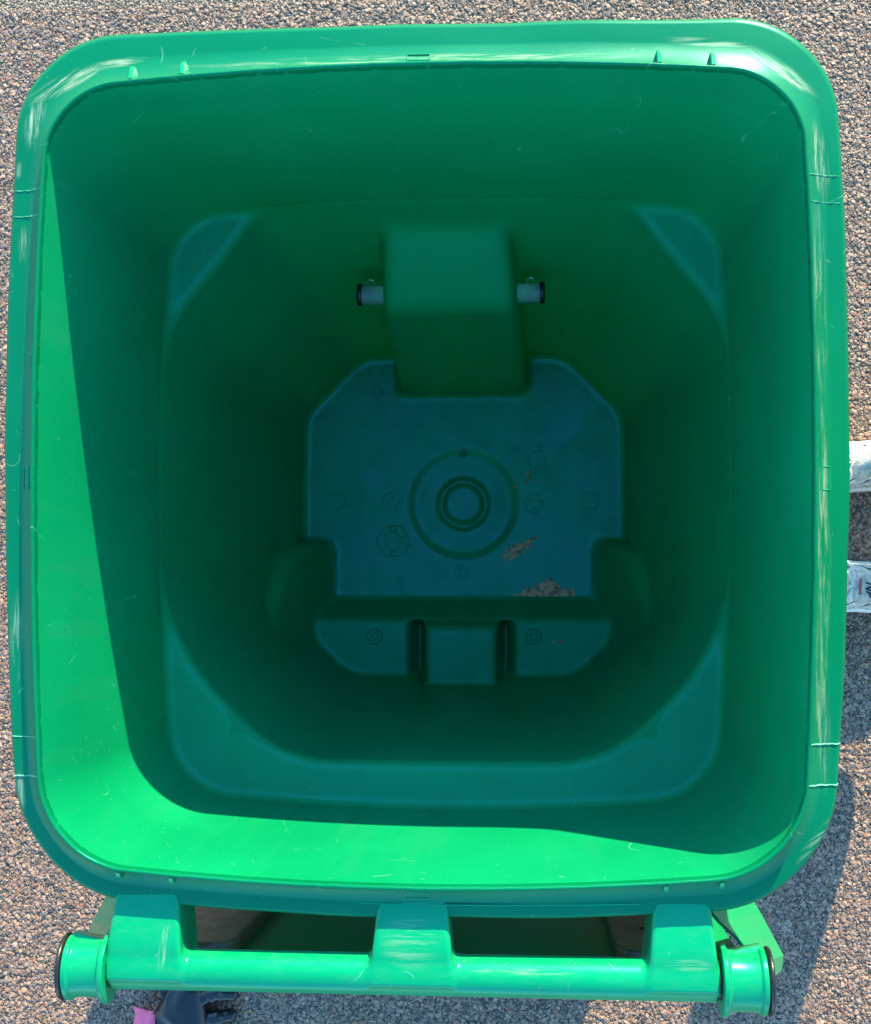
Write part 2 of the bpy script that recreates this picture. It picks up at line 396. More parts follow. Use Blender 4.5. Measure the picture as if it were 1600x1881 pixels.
L(vs2.outputs[0], iop.inputs['Scale'])
L(iop.outputs[0], go.inputs[0])
md = gp.modifiers.new('aggregate', 'NODES'); md.node_group = ng

# ------------------------------------------------------------------ the cart (local x is across, y towards its front, z up)
cart = empty('refuse_cart', (-0.092, 0, 0))
tag(cart, 'empty green plastic wheeled refuse cart standing with its lid swung open behind', 'refuse cart')

Z_RIM, Z_LEDGE, Z_FLOOR = 1.030, 0.65, 0.05
def upper2d(x, y, z):
    d = np.clip((Z_RIM - z) / 0.38, 0, 1.2)
    hx = 0.3535 - 0.10 * (y - 0.17) ** 2 - 0.0135 * d
    yf = 0.477 - 0.14 * x * x - 0.013 * d
    yb = 0.267 - 0.17 * x * x - 0.004 * d
    ax = np.abs(x)
    return rmax(rmax(ax - hx, y - yf, 0.062), -y - yb, 0.072)
def lower2d(x, y, z):
    t = (z - Z_FLOOR) / (Z_LEDGE - Z_FLOOR)
    ax = np.abs(x)
    a = ax - lerp(0.268, 0.3415, t)
    f = y - (lerp(0.384, 0.4655, t) - 0.06 * x * x)
    bk = -y - (lerp(0.150, 0.211, t) - 0.06 * x * x - 0.014 * sstep(0.060, 0.068, ax) * np.clip(1 - 2.5 * t, 0, 1))
    nx, ny = lerp(0.715, 0.784, t), lerp(0.70, 0.621, t)
    df = nx * ax + ny * y - lerp(0.389, 0.462, t)
    bx, by = lerp(0.68, 0.723, t), lerp(-0.733, -0.69, t)
    db = bx * ax + by * y - lerp(0.222, 0.289, t)
    s = smax(a, df, lerp(0.018, 0.035, np.clip(t, 0, 1))); s = smax(s, f, 0.02)
    s = smax(s, db, lerp(0.022, 0.075, np.clip(t, 0, 1))); s = smax(s, bk, lerp(0.015, 0.05, np.clip(t, 0, 1)))
    return s
def cavity(x, y, z):
    u2 = upper2d(x, y, z)
    u = rmax(u2, Z_LEDGE + 0.13 * np.clip(u2, -0.09, 0.0) - z, 0.011)
    # floor with the big round gate recess
    rr_ = np.hypot(x, y - 0.135)
    zf = Z_FLOOR - 0.0045 * (1 - sstep(0.078, 0.098, rr_)) - 0.006 * (1 - sstep(0.035, 0.092, rr_)) + 0.006 * np.exp(-((rr_ - 0.037) / 0.0065) ** 2)
    lo = rmax(lower2d(x, y, z), zf - z, 0.012)
    lo = np.maximum(lo, z - 0.656)
    c = -rmax(-u, -lo, 0.011)
    ax = np.abs(x)
    # catch-bar pocket in the front wall
    l1 = (0.362 + (z - 0.50) * 1.10 - y) * 0.673
    l2 = (0.318 + (z - 0.05) * 0.098 - y) * 0.995
    pk = smax(l1, l2, 0.012)
    pk = smax(pk, ax - (0.106 - 0.035 * np.clip(z - 0.05, 0, 1) - 0.06 * np.clip(z - 0.45, 0, 1)), 0.018)
    c = smax(c, -pk, 0.012)
    # wheel housings
    wh = smax(0.218 + 0.32 * (z - 0.05) - ax, np.hypot(y + 0.098, z - 0.085) - 0.170, 0.02)
    c = smax(c, -wh, 0.015)
    # axle step along the back, with two slots that leave a middle block
    sz = 0.114 + 0.022 * (1 - sstep(0.058, 0.064, ax)) * sstep(-0.055, -0.066, y)
    sz = sz - 0.05 * np.exp(-((ax - 0.0705) / 0.0100) ** 2) * sstep(-0.054, -0.064, y)
    stp = smax((y + 0.023 + (z - 0.05) * 0.52) * 0.88, z - sz, 0.010)
    c = smax(c, -stp, 0.010)
    return c

P_, Q_, N_ = surface_net(cavity, (-0.375, -0.290, 0.035), (0.375, 0.500, 1.030), 0.005, True)
P_[:, 2] = np.where(P_[:, 2] > 1.0245, 1.029, P_[:, 2])
# outer shell by rays from the axis
NA = 360
th = np.arange(NA) * 2 * math.pi / NA
CYC = 0.105
def contour(fn, z, off, n=NA, ths=None):
    t_ = th if ths is None else ths
    a = np.zeros(len(t_)); b_ = np.full(len(t_), 0.75)
    for _ in range(34):
        mid = 0.5 * (a + b_); v = fn(mid * np.cos(t_), CYC + mid * np.sin(t_), z) - off
        a = np.where(v < 0, mid, a); b_ = np.where(v < 0, b_, mid)
    r_ = 0.5 * (a + b_)
    return np.stack([r_ * np.cos(t_), CYC + r_ * np.sin(t_)], 1)
ov, of = [], []
levels = [(upper2d, 1.000), (upper2d, 0.80), (upper2d, 0.652), (upper2d, 0.644), (lower2d, 0.640), (lower2d, 0.45), (lower2d, 0.25), (lower2d, 0.10), (lower2d, 0.04), (lower2d, 0.030)]
for k, (fn, z) in enumerate(levels):
    c_ = contour(fn, z, 0.0045 if k < len(levels) - 1 else -0.006)
    ov += [(p[0], p[1], z) for p in c_]
for k in range(len(levels) - 1):
    for i in range(NA):
        j = (i + 1) % NA
        of.append((k * NA + i, (k + 1) * NA + i, (k + 1) * NA + j, k * NA + j))
of.append(tuple((len(levels) - 1) * NA + i for i in range(NA))[::-1])
body = mesh_obj('body', P_, Q_, M_IN, cart, normals=N_)
mesh_obj('outer_shell', ov, of, M_SHELL, cart)

# floor marks: the gate ring and the small moulding dials
def ring(bm, x, y, z, r, w, n=40):
    add_tube(bm, [(x + r * math.cos(2 * math.pi * k / n), y + r * math.sin(2 * math.pi * k / n), z) for k in range(n)], w, 6, True)
for (x, y, r, dial) in ((-0.118, 0.138, 0.0165, 1), (0.118, 0.135, 0.0155, 2), (-0.117, 0.073, 0.0265, 3), (-0.003, 0.021, 0.012, 1), (-0.145, 0.322, 0.010, 1), (0.122, 0.208, 0.0145, 0), (0.127, 0.228, 0.005, 1), (0.116, 0.190, 0.004, 0), (0.0, 0.219, 0.006, 1), (-0.21, 0.14, 0.013, 0), (0.21, 0.14, 0.014, 0)):
    bm = bmesh.new(); ring(bm, x, y, 0.0496, r, 0.0010)
    if dial:
        ring(bm, x + (0.002 if dial != 3 else 0), y, 0.0497, r * 0.52, 0.0008, 24)
    if dial >= 2:
        for a in (0.4, 2.5, 4.6):
            add_tube(bm, [(x + r * 0.55 * math.cos(a), y + r * 0.55 * math.sin(a), 0.0499), (x + r * 0.95 * math.cos(a), y + r * 0.95 * math.sin(a), 0.0499)], 0.0009, 6)
    if dial == 3:
        ring(bm, x, y + r * 0.76, 0.050, 0.005, 0.0012, 18)
        ring(bm, x, y - r * 0.76, 0.050, 0.004, 0.0010, 18)
    bm_obj('moulding_dial', bm, M_IN, cart)
for x in (-0.140, 0.115):
    bm = bmesh.new(); ring(bm, x, -0.082, 0.1145, 0.012, 0.0012); ring(bm, x, -0.082, 0.1145, 0.0055, 0.001, 20)
    bm_obj('moulding_dial', bm, M_IN, cart)

# ---- rim: upright lip, sloped gutter, flat flange, rolled edge
NR = 1080
thr = np.arange(NR) * 2 * math.pi / NR
inn = contour(upper2d, Z_RIM, 0.0, ths=thr)
def outer2d(x, y, z):
    ax = np.abs(x)
    return rmax(rmax(ax - (0.3910 - 0.11 * (y - 0.2) ** 2), y - (0.5265 - 0.03 * x * x), 0.090), -y - (0.300 - 0.15 * x * x), 0.10)
out = contour(outer2d, 1.0, 0.0, ths=thr)
dirs = out - inn; wid = np.linalg.norm(dirs, axis=1, keepdims=True); dirs = dirs / wid
rag = np.array([noise.noise(Vector((p[0] * 90, p[1] * 90, 1.3))) * 0.55 + noise.noise(Vector((p[0] * 300, p[1] * 300, 4.0))) * 0.45 for p in inn])[:, None]
wob = np.array([noise.noise(Vector((p[0] * 14, p[1] * 14, 7.7))) for p in inn])[:, None]
prof = [  # (fraction of the way out, absolute offset, z, ragged, wobble)
    (0, -0.0003, 1.018, 0, 0), (0, -0.0004, 1.0270, 0.5, 0), (0, -0.0001, 1.0298, 1.0, 0), (0, 0.0009, 1.0308, 0.5, 0), (0, 0.0027, 1.0307, 0.3, 0), (0, 0.0037, 1.0298, 0.2, 0), (0, 0.0042, 1.0275, 0.1, 0),
    (0, 0.0048, 1.0208, 0, 0.3), (0, 0.0062, 1.0195, 0, 0.5), (0.50, 0, 1.0125, 0, 0.8), (0.56, 0, 1.0118, 0, 1), (0.86, 0, 1.0112, 0, 1), (0.93, 0, 1.0102, 0, 1), (0.975, 0, 1.0075, 0, 1), (1.0, 0, 1.0025, 0, 1),
    (1.005, 0.0004, 0.994, 0, 1), (1.005, 0.0006, 0.987, 0, 1), (0.98, 0, 0.9855, 0, 1), (0.92, 0, 0.987, 0, 1), (0.90, 0, 1.002, 0, 0), (0.10, 0.004, 1.006, 0, 0), (0, 0.0040, 0.990, 0, 0)]
rv_, rf_ = [], []
for (u, o_, z, rg, wb) in prof:
    xy = inn + dirs * (wid * u + o_) + dirs * (rag * 0.0011 * rg + wob * 0.0011 * wb)
    zz = z + (rag[:, 0] * 0.0006 * rg + wob[:, 0] * 0.0008 * wb)
    rv_ += [(xy[i, 0], xy[i, 1], zz[i]) for i in range(NR)]
for k in range(len(prof) - 1):
    for i in range(NR):
        j = (i + 1) % NR
        rf_.append((k * NR + i, k * NR + j, (k + 1) * NR + j, (k + 1) * NR + i))
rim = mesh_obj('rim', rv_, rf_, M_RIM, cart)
def at_rim(ang_xy, u, o_=0.0):
    """point on the flange at the ray through ang_xy"""
    a = math.atan2(ang_xy[1] - CYC, ang_xy[0]) % (2 * math.pi)
    i = int(round(a / (2 * math.pi) * NR)) % NR
    p = inn[i] + dirs[i] * (wid[i] * u + o_)
    return p, dirs[i]
def edge_y(x, front):
    k = (inn[:, 1] > CYC) if front else (inn[:, 1] <= CYC)
    j = np.argmin(np.abs(inn[:, 0] - x) + (~k) * 9)
    return inn[j, 1]
for x in (-0.269, -0.2205, 0.2205, 0.269):
    for front in (True, False):
        y0 = edge_y(x, front); s = 1 if front else -1
        ln = 0.019 if front else 0.011
        zt = 1.0290 if front else 1.0300
        bm = bmesh.new(); w = 0.0021
        pr = [(y0 + s * 0.004, 1.012), (y0 + s * 0.004, zt), (y0 + s * ln * 0.75, zt - 0.003), (y0 + s * ln, zt - 0.0075), (y0 + s * ln, 1.008)]
        add_prism(bm, [(x - w, p[0], p[1]) for p in pr], [(x + w, p[0], p[1]) for p in pr])
        bm_obj('gusset', bm, M_HAN, rim, smooth=False, bevel=0.0008)
# surface height of the flange at a fraction u of its width
def flange_z(u):
    return float(np.interp(u, [0.12, 0.15, 0.50, 0.56, 0.86, 0.93, 0.975, 1.0], [1.0208, 1.0195, 1.0125, 1.0118, 1.0112, 1.0102, 1.0075, 1.0025]))
def edge_x(c, y, sx):
    k = (c[:, 0] * sx > 0)
    j = np.argmin(np.abs(c[:, 1] - y) + (~k) * 9); return c[j, 0]
# latch outlines moulded at the middle of each side
for (cx, cy, lx, ly) in ((0.0, 0.489, 0.021, 0.0065), (0.0, -0.2775, 0.021, 0.006), (-0.3655, 0.098, 0.006, 0.021), (0.3665, 0.096, 0.0075, 0.021)):
    bm = bmesh.new(); pts = []
    for (ax_, ay_) in ((-1, -1), (0, -1), (1, -1), (1, 0), (1, 1), (0, 1), (-1, 1), (-1, 0)):
        px_, py_ = cx + ax_ * lx / 2, cy + ay_ * ly / 2
        if abs(cx) < 0.01:
            i0, o0 = edge_y(px_, cy > 0), (0.5265 if cy > 0 else -0.300); u = (py_ - i0) / (o0 - i0)
        else:
            i0, o0 = edge_x(inn, py_, cx), edge_x(out, py_, cx); u = (px_ - i0) / (o0 - i0)
        pts.append((px_, py_, flange_z(u) + 0.0002))
    add_tube(bm, pts, 0.00075, 6, True)
    bm_obj('latch_outline', bm, M_HAN, rim, smooth=False)
# weld flash lines across the side flanges
for sx in (-1, 1):
    for y in (0.372, 0.347, -0.140, -0.176):
        bm = bmesh.new(); rows = []
        i0, o0 = edge_x(inn, y, sx), edge_x(out, y, sx)
        for q in range(19):
            u = 0.16 + 0.83 * q / 18
            px_ = i0 + (o0 - i0) * u; zz = flange_z(u)
            hgt = 0.0005 + 0.0012 * abs(noise.noise(Vector((q * 0.9, y * 50, sx))))
            wdt = 0.0007 + 0.0008 * abs(noise.noise(Vector((q * 0.7, y * 31, sx + 5))))
            jig = 0.0006 * noise.noise(Vector((q * 0.5, y * 77, sx + 9)))
            rows.append([bm.verts.new((px_, y + jig + wdt, zz - 0.0012)), bm.verts.new((px_, y + jig - 0.2 * wdt, zz + hgt)), bm.verts.new((px_, y + jig - wdt, zz - 0.0012))])
        for a, b2 in zip(rows, rows[1:]):
            bm.faces.new((a[0], a[1], b2[1], b2[0])); bm.faces.new((a[1], a[2], b2[2], b2[1]))
        bm_obj('flash_line', bm, M_FLASH, rim, smooth=False)
# fine moulded line along the back flange
for (xa, xb) in ((-0.052, -0.012), (0.012, 0.20)):
    bm = bmesh.new()
    add_tube(bm, [(x, -0.2865 + 0.10 * x * x, flange_z(0.62) + 0.0001) for x in [lerp(xa, xb, k / 12) for k in range(13)]], 0.0007, 6)
    bm_obj('moulded_line', bm, M_HAN, rim)

# ---- catch bar through the pocket
bm = bmesh.new(); add_lathe_x(bm, [(-0.122, 0.0135), (0.124, 0.0135)], 0.397, 0.45, 40)
bar = bm_obj('catch_bar', bm, M_STEEL, cart)
bar.data.polygons.foreach_set('use_smooth', [len(p.vertices) == 4 for p in bar.data.polygons])
for s in (-1, 1):
    bm = bmesh.new(); x0 = s * 0.1215
    add_lathe_x(bm, [(x0, 0.0146), (x0 + s * 0.0015, 0.0152), (x0 + s * 0.005, 0.0150), (x0 + s * 0.0065, 0.0135)], 0.397, 0.45, 40)
    bm_obj('end_cap', bm, M_BLACK, bar)
    bm = bmesh.new(); xc = s * 0.1085
    add_tube(bm, [(xc - 0.004, 0.408, 0.452), (xc - 0.004, 0.4135, 0.460), (xc - 0.002, 0.4150, 0.462), (xc + 0.003, 0.4142, 0.461), (xc + 0.004, 0.4125, 0.459), (xc + 0.0035, 0.408, 0.452)], 0.0005, 6)
    bm_obj('retaining_clip', bm, M_STEEL, bar)

# ---- handle: bar and three posts grown together
HY, HZ, HRAD = -0.3510, 1.0022, 0.0183
def handle_sd(x, y, z):
    barr = np.maximum(np.hypot(y - HY, z - HZ) - HRAD, np.abs(x + 0.006) - 0.2725)
    def post(x0, x1, lo_z):
        cx, hx = 0.5 * (x0 + x1), 0.5 * (x1 - x0)
        top = z - (1.0112 + 0.0093 * sstep(-0.276, -0.332, y))
        q = rmax(np.abs(x - cx) - hx - 0.10 * np.clip(-0.29 - y, 0, 0.05), top, 0.0045)
        q = rmax(q, lo_z - z, 0.004)
        return np.maximum(np.maximum(q, y + 0.276), HY - 0.004 - y)
    p = np.minimum(np.minimum(post(-0.2775, -0.2170, 0.955), post(0.2105, 0.2620, 0.955)), post(-0.0360, 0.0280, 0.975))
    return smin(barr, p, 0.007)
HP, HQ, HN = surface_net(handle_sd, (-0.290, -0.380, 0.945), (0.290, -0.260, 1.0275), 0.0025, False)
handle = mesh_obj('handle', HP, HQ, M_HAN, cart, normals=HN)

# ---- lid, swung right over and hanging behind the handle
lid_bm = bmesh.new()
def lid_y(x, z):   # gently crowned panel
    return -0.366 + 0.006 * (1 - (x / 0.33) ** 2) - 0.03 * (0.93 - z)
nxl, nzl = 24, 18
for side in (0, 1):
    gv = []
    for j in range(nzl + 1):
        z = 0.945 - 0.70 * j / nzl
        gv.append([lid_bm.verts.new((x, lid_y(x, z) - 0.010 * side, z)) for x in [(-0.312 + 0.624 * i / nxl) for i in range(nxl + 1)]])
    for j in range(nzl):
        for i in range(nxl):
            q = (gv[j][i], gv[j][i + 1], gv[j + 1][i + 1], gv[j + 1][i]); lid_bm.faces.new(q if side else q[::-1])
    if side == 0: g0 = gv
    else:
        rimv = lambda gq: [gq[0][i] for i in range(nxl + 1)] + [gq[j][nxl] for j in range(1, nzl + 1)] + [gq[nzl][i] for i in range(nxl - 1, -1, -1)] + [gq[j][0] for j in range(nzl - 1, 0, -1)]
        A, B = rimv(g0), rimv(gv)
        for i in range(len(A)): lid_bm.faces.new((A[i], A[(i + 1) % len(A)], B[(i + 1) % len(A)], B[i]))
lid = bm_obj('lid', lid_bm, M_LID, cart)
# rounded pads with a raised border, low on the lid where it shows through the hand holes
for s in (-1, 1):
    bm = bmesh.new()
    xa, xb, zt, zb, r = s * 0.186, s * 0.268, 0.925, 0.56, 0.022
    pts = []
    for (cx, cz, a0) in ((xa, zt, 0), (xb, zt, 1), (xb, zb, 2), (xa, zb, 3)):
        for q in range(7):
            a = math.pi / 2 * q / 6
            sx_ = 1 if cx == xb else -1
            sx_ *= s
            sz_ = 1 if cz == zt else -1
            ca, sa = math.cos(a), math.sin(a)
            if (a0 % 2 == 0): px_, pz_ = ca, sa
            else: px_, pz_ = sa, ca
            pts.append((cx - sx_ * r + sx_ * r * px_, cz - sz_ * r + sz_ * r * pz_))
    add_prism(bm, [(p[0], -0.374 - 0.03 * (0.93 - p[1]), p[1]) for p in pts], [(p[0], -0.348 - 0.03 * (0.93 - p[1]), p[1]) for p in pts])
    pad = bm_obj('lid_pad', bm, M_PAD, lid, smooth=False, bevel=0.003, seg=3)
    if s < 0: continue
    # arrow moulded in the pad
    bm = bmesh.new(); cx, cz = s * 0.232, 0.83
    prof_a = [(-0.010, -0.03), (0.010, -0.03), (0.010, 0.0), (0.018, 0.0), (0, 0.03), (-0.018, 0.0), (-0.010, 0.0)]
    add_tube(bm, [(cx + p[0], -0.3478 - 0.03 * (0.93 - cz - p[1]), cz + p[1]) for p in prof_a], 0.0005, 6, True)
    bm_obj('moulded_arrow', bm, M_PAD, pad)
# hinge collars round the handle ends, each with its shoulder on the lid
for s in (-1, 1):
    bm = bmesh.new()
    a, e = (0.2700, 0.3090) if s > 0 else (0.2815, 0.3205)
    add_lathe_x(bm, [(s * a, 0.0205), (s * a, 0.0315), (s * (a + 0.0045), 0.0318), (s * (a + 0.0055), 0.0300), (s * (a + 0.0065), 0.0272), (s * (a + 0.016), 0.0262), (s * (e - 0.012), 0.0262), (s * (e - 0.006), 0.0272), (s * (e - 0.0045), 0.0295), (s * e, 0.0295), (s * (e + 0.0005), 0.010)], HY, HZ - 0.002, 72)
    # short ridge that runs from the collar towards the lid
    add_prism(bm, [(s * (a + 0.006), -0.3275, 0.985), (s * (e - 0.001), -0.3215, 0.985), (s * (e - 0.001), -0.335, 0.98), (s * (a + 0.006), -0.335, 0.98)],
              [(s * (a + 0.006), -0.3255, 1.006), (s * (e - 0.003), -0.3195, 1.001), (s * (e - 0.003), -0.335, 1.01), (s * (a + 0.006), -0.335, 1.012)])
    col_ = bm_obj('hinge_collar', bm, M_HAN, cart, bevel=0.0012)
    bm = bmesh.new(); x0 = s * (e + 0.0006)
    add_lathe_x(bm, [(x0, 0.0265), (x0 + s * 0.001, 0.0290), (x0 + s * 0.0030, 0.0300), (x0 + s * 0.0045, 0.0290), (x0 + s * 0.0055, 0.024), (x0 + s * 0.0058, 0.008)], HY, HZ - 0.002, 64)
    bm_obj('end_cap', bm, M_BLACK, col_)
    bm = bmesh.new(); add_lathe_x(bm, [(s * (a - 0.004), 0.0165), (s * (a + 0.001), 0.0165)], HY, HZ, 40)
    bm_obj('hinge_pin', bm, M_BLACK, col_)
    # sloped shoulder of the lid beside the collar
    inner = [(0.266, -0.300, 0.905), (0.286, -0.324, 0.905), (0.303, -0.340, 0.900), (0.324, -0.366, 0.895), (0.330, -0.392, 0.885)]
    outer_ = [(0.330, -0.318, 0.815), (0.343, -0.340, 0.805), (0.356, -0.364, 0.800), (0.3665, -0.384, 0.800), (0.3640, -0.400, 0.800)]
    if s < 0:
        inner = [(p[0] + 0.010, p[1], p[2]) for p in inner]; outer_ = [(p[0] + 0.012, p[1], p[2]) for p in outer_]
    bm = bmesh.new(); th_ = 0.004
    vi = [bm.verts.new((s * p[0], p[1], p[2])) for p in inner]; vo_ = [bm.verts.new((s * p[0], p[1], p[2])) for p in outer_]
    vi2 = [bm.verts.new((s * (p[0] - th_), p[1] - 0.001, p[2] - th_)) for p in inner]; vo2 = [bm.verts.new((s * (p[0] - th_), p[1] - 0.001, p[2] - th_)) for p in outer_]
    for i in range(len(inner) - 1):
        bm.faces.new((vi[i], vi[i + 1], vo_[i + 1], vo_[i])); bm.faces.new((vi2[i], vo2[i], vo2[i + 1], vi2[i + 1]))
        bm.faces.new((vi[i], vi2[i], vi2[i + 1], vi[i + 1])); bm.faces.new((vo_[i], vo_[i + 1], vo2[i + 1], vo2[i]))
    bm.faces.new((vi[0], vo_[0], vo2[0], vi2[0])); bm.faces.new((vi[-1], vi2[-1], vo2[-1], vo_[-1]))
    bm_obj('lid_shoulder', bm, M_SHO, lid, smooth=False, bevel=0.0012)

# ---- axle and wheels under the back
bm = bmesh.new(); add_lathe_x(bm, [(-0.335, 0.010), (0.335, 0.010)], -0.215, 0.150, 24)
bm_obj('axle', bm, M_STEEL, cart)
for s in (-1, 1):
    bm = bmesh.new(); x0 = s * 0.262
    add_lathe_x(bm, [(x0, 0.05), (x0, 0.115), (x0, 0.138), (x0 + s * 0.006, 0.149), (x0 + s * 0.014, 0.152), (x0 + s * 0.042, 0.152), (x0 + s * 0.050, 0.149), (x0 + s * 0.056, 0.138), (x0 + s * 0.056, 0.118), (x0 + s * 0.046, 0.11), (x0 + s * 0.046, 0.04), (x0 + s * 0.060, 0.03), (x0 + s * 0.060, 0.012)], -0.215, 0.152, 64)
    bm_obj('wheel', bm, M_TYRE, cart)

# ------------------------------------------------------------------ dried mud and a wet film on the cart floor
m, nt, b = mat('dried_mud'); tc = nd(nt, 'ShaderNodeTexCoord')
nz = nd(nt, 'ShaderNodeTexNoise', Scale=130.0, Detail=6.0); nt.links.new(tc.outputs['Object'], nz.inputs['Vector'])
nt.links.new(mixc(nt, mrange(nt, nz.outputs[0], 0.38, 0.58), (0.16, 0.055, 0.010), (0.72, 0.27, 0.07)), b.inputs['Base Color']); b.inputs['Roughness'].default_value = 0.35
M_MUD = m
bm = bmesh.new(); rnd = random.Random(3)
def flake(cx, cy, r, ang, el, z0=0.0502):
    n = 9; ring_ = []
    for k in range(n):
        a = 2 * math.pi * k / n; q = r * rnd.uniform(0.45, 1.2)
        x, y = q * el * math.cos(a), q * math.sin(a)
        ring_.append(bm.verts.new((cx + x * math.cos(ang) - y * math.sin(ang), cy + x * math.sin(ang) + y * math.cos(ang), z0)))
    top = bm.verts.new((cx, cy, z0 + 0.0012 + r * 0.12))
    for k in range(n): bm.faces.new((ring_[k], ring_[(k + 1) % n], top))
def smear(bm_, x0, x1, y0, y1, fn, z0=0.0503, c=0.0011):
    nx_, ny_ = int((x1 - x0) / c), int((y1 - y0) / c); vid = {}
    def vert(i, j):
        if (i, j) not in vid:
            x, y = x0 + i * c, y0 + j * c
            hz = max(0.0, fn(x, y)); vid[(i, j)] = bm_.verts.new((x, y, z0 + 0.0001 + min(0.0007, 0.0015 * hz)))
        return vid[(i, j)]
    for i in range(nx_):
        for j in range(ny_):
            if fn(x0 + (i + .5) * c, y0 + (j + .5) * c) > 0:
                bm_.faces.new((vert(i, j), vert(i + 1, j), vert(i + 1, j + 1), vert(i, j + 1)))
def nz2(x, y, sx_, sy_, w):
    return noise.noise(Vector((x * sx_, y * sy_, w))) + 0.5 * noise.noise(Vector((x * sx_ * 2.7, y * sy_ * 2.7, w + 3)))
def fan(x, y):       # silt drifted up beside the gate recess
    ca, sa = math.cos(0.50), math.sin(0.50); u, v = (x - 0.092) * ca + (y - 0.060) * sa, -(x - 0.092) * sa + (y - 0.060) * ca
    return 0.42 - (u / 0.046) ** 2 - (v / 0.013) ** 2 + 0.75 * nz2(u, v, 60, 170, 2.0)
def heap(x, y):      # silt lying against the step
    top = -0.016 + 0.004 + 0.017 * math.exp(-((x - 0.140) / 0.020) ** 2)
    return (0.30 if 0.075 < x < 0.183 else -1) + (top - y) / 0.012 + 0.70 * nz2(x, y, 80, 150, 9.0) - max(0, (0.10 - x) / 0.02)
def line(x, y): return 0.4 - abs(y + 0.0172) / 0.0011 + 0.3 * nz2(x, y, 90, 10, 5.0) if 0.115 < x < 0.186 else -1
def trace(x, y):
    return 0.25 - ((x - 0.155) / 0.013) ** 2 - ((y + 0.090) / 0.004) ** 2 + 0.8 * nz2(x, y, 120, 160, 4.0)
smear(bm, 0.040, 0.145, 0.028, 0.095, fan); smear(bm, 0.070, 0.190, -0.019, 0.012, heap); smear(bm, 0.11, 0.19, -0.020, -0.014, line, 0.0512)
smear(bm, 0.138, 0.172, -0.098, -0.083, trace, 0.1148)
for (x, y) in ((0.086, 0.163), (0.105, 0.17), (0.11, 0.178), (0.108, 0.186)): flake(x, y, 0.003, 1.2, 1.8)
mud = bm_obj('mud_residue', bm, M_MUD, None); mud.location = cart.location
tag(mud, 'tan smears of dried mud on the floor inside the cart', 'mud', kind='stuff')

# ------------------------------------------------------------------ glove on the ground behind the cart
M_GLOVE = simple('black_rubber_glove', (0.010, 0.012, 0.016), 0.30, bump=0.35, bscale=60.0)
M_CUFF = simple('pink_cuff', (0.85, 0.14, 0.27), 0.75, bump=0.3, bscale=300.0, var=0.15)
def skin_mesh(name, chains, mat_, parent, sub=2, root=0):
    me = bpy.data.meshes.new(name); vs, es, rad = [], [], []
    key = {}
    for ch in chains:
        prev = None
        for (p, r) in ch:
            kk = tuple(round(c, 4) for c in p)
            if kk not in key:
                key[kk] = len(vs); vs.append(p); rad.append(r)
            i = key[kk]
            if prev is not None and prev != i: es.append((prev, i))
            prev = i
    me.from_pydata(vs, es, []); me.update()
    o = bpy.data.objects.new(name, me); COL.objects.link(o)
    if parent: o.parent = parent
    md = o.modifiers.new('skin', 'SKIN'); md.use_smooth_shade = True
    lay = me.skin_vertices[0].data if me.skin_vertices else None
    if lay is None:
        bm_ = bmesh.new(); bm_.from_mesh(me); bm_.verts.layers.skin.verify(); bm_.to_mesh(me); bm_.free(); lay = me.skin_vertices[0].data
    for i, r in enumerate(rad):
        rr_ = r if isinstance(r, tuple) else (r, r)
        lay[i].radius = rr_; lay[i].use_root = (i == root)
    s = o.modifiers.new('sub', 'SUBSURF'); s.levels = sub; s.render_levels = sub
    if mat_: me.materials.append(mat_)
    return o
glove = empty('rubber_glove', (-0.557, -0.722, 0.0), 0.20)
tag(glove, 'black rubber glove with a pink cuff lying on the asphalt below the handle', 'glove')
def capsule(x, y, z, a, b_, ra, rb, flat=1.0):
    ax_, ay_, az_ = a; bx_, by_, bz_ = b_
    dx, dy, dz = bx_ - ax_, by_ - ay_, (bz_ - az_)
    t = np.clip(((x - ax_) * dx + (y - ay_) * dy + (z - az_) * dz) / (dx * dx + dy * dy + dz * dz), 0, 1)
    return np.sqrt((x - ax_ - t * dx) ** 2 + (y - ay_ - t * dy) ** 2 + ((z - az_ - t * dz) / flat) ** 2) - lerp(ra, rb, t)
FINGERS = ([(0.020, 0.050, 0.020), (0.046, 0.062, 0.018), (0.072, 0.066, 0.014)],
           [(0.026, 0.026, 0.024), (0.058, 0.030, 0.024), (0.083, 0.021, 0.016)],
           [(0.022, -0.010, 0.022), (0.050, -0.010, 0.023), (0.075, -0.012, 0.015)],
           [(0.010, -0.040, 0.020), (0.036, -0.050, 0.020), (0.058, -0.053, 0.014)],
           [(-0.030, 0.046, 0.018), (-0.016, 0.066, 0.018), (0.004, 0.082, 0.014)])
def palm_sd(x, y, z):
    d = capsule(x, y, z, (-0.046, -0.010, 0.024), (-0.012, -0.002, 0.026), 0.029, 0.042, 0.55)
    d = smin(d, capsule(x, y, z, (0.004, -0.030, 0.024), (0.010, 0.036, 0.024), 0.026, 0.028, 0.75), 0.03)
    w = 0.0016 * np.sin(170 * x + 60 * y + 3 * np.sin(70 * y)) * np.exp(-((x + 0.01) / 0.03) ** 2)
    return d + w
PG, QG, NG_ = surface_net(palm_sd, (-0.09, -0.08, -0.01), (0.06, 0.09, 0.06), 0.003, False)
palm = mesh_obj('palm', PG, QG, M_GLOVE, glove, normals=NG_)
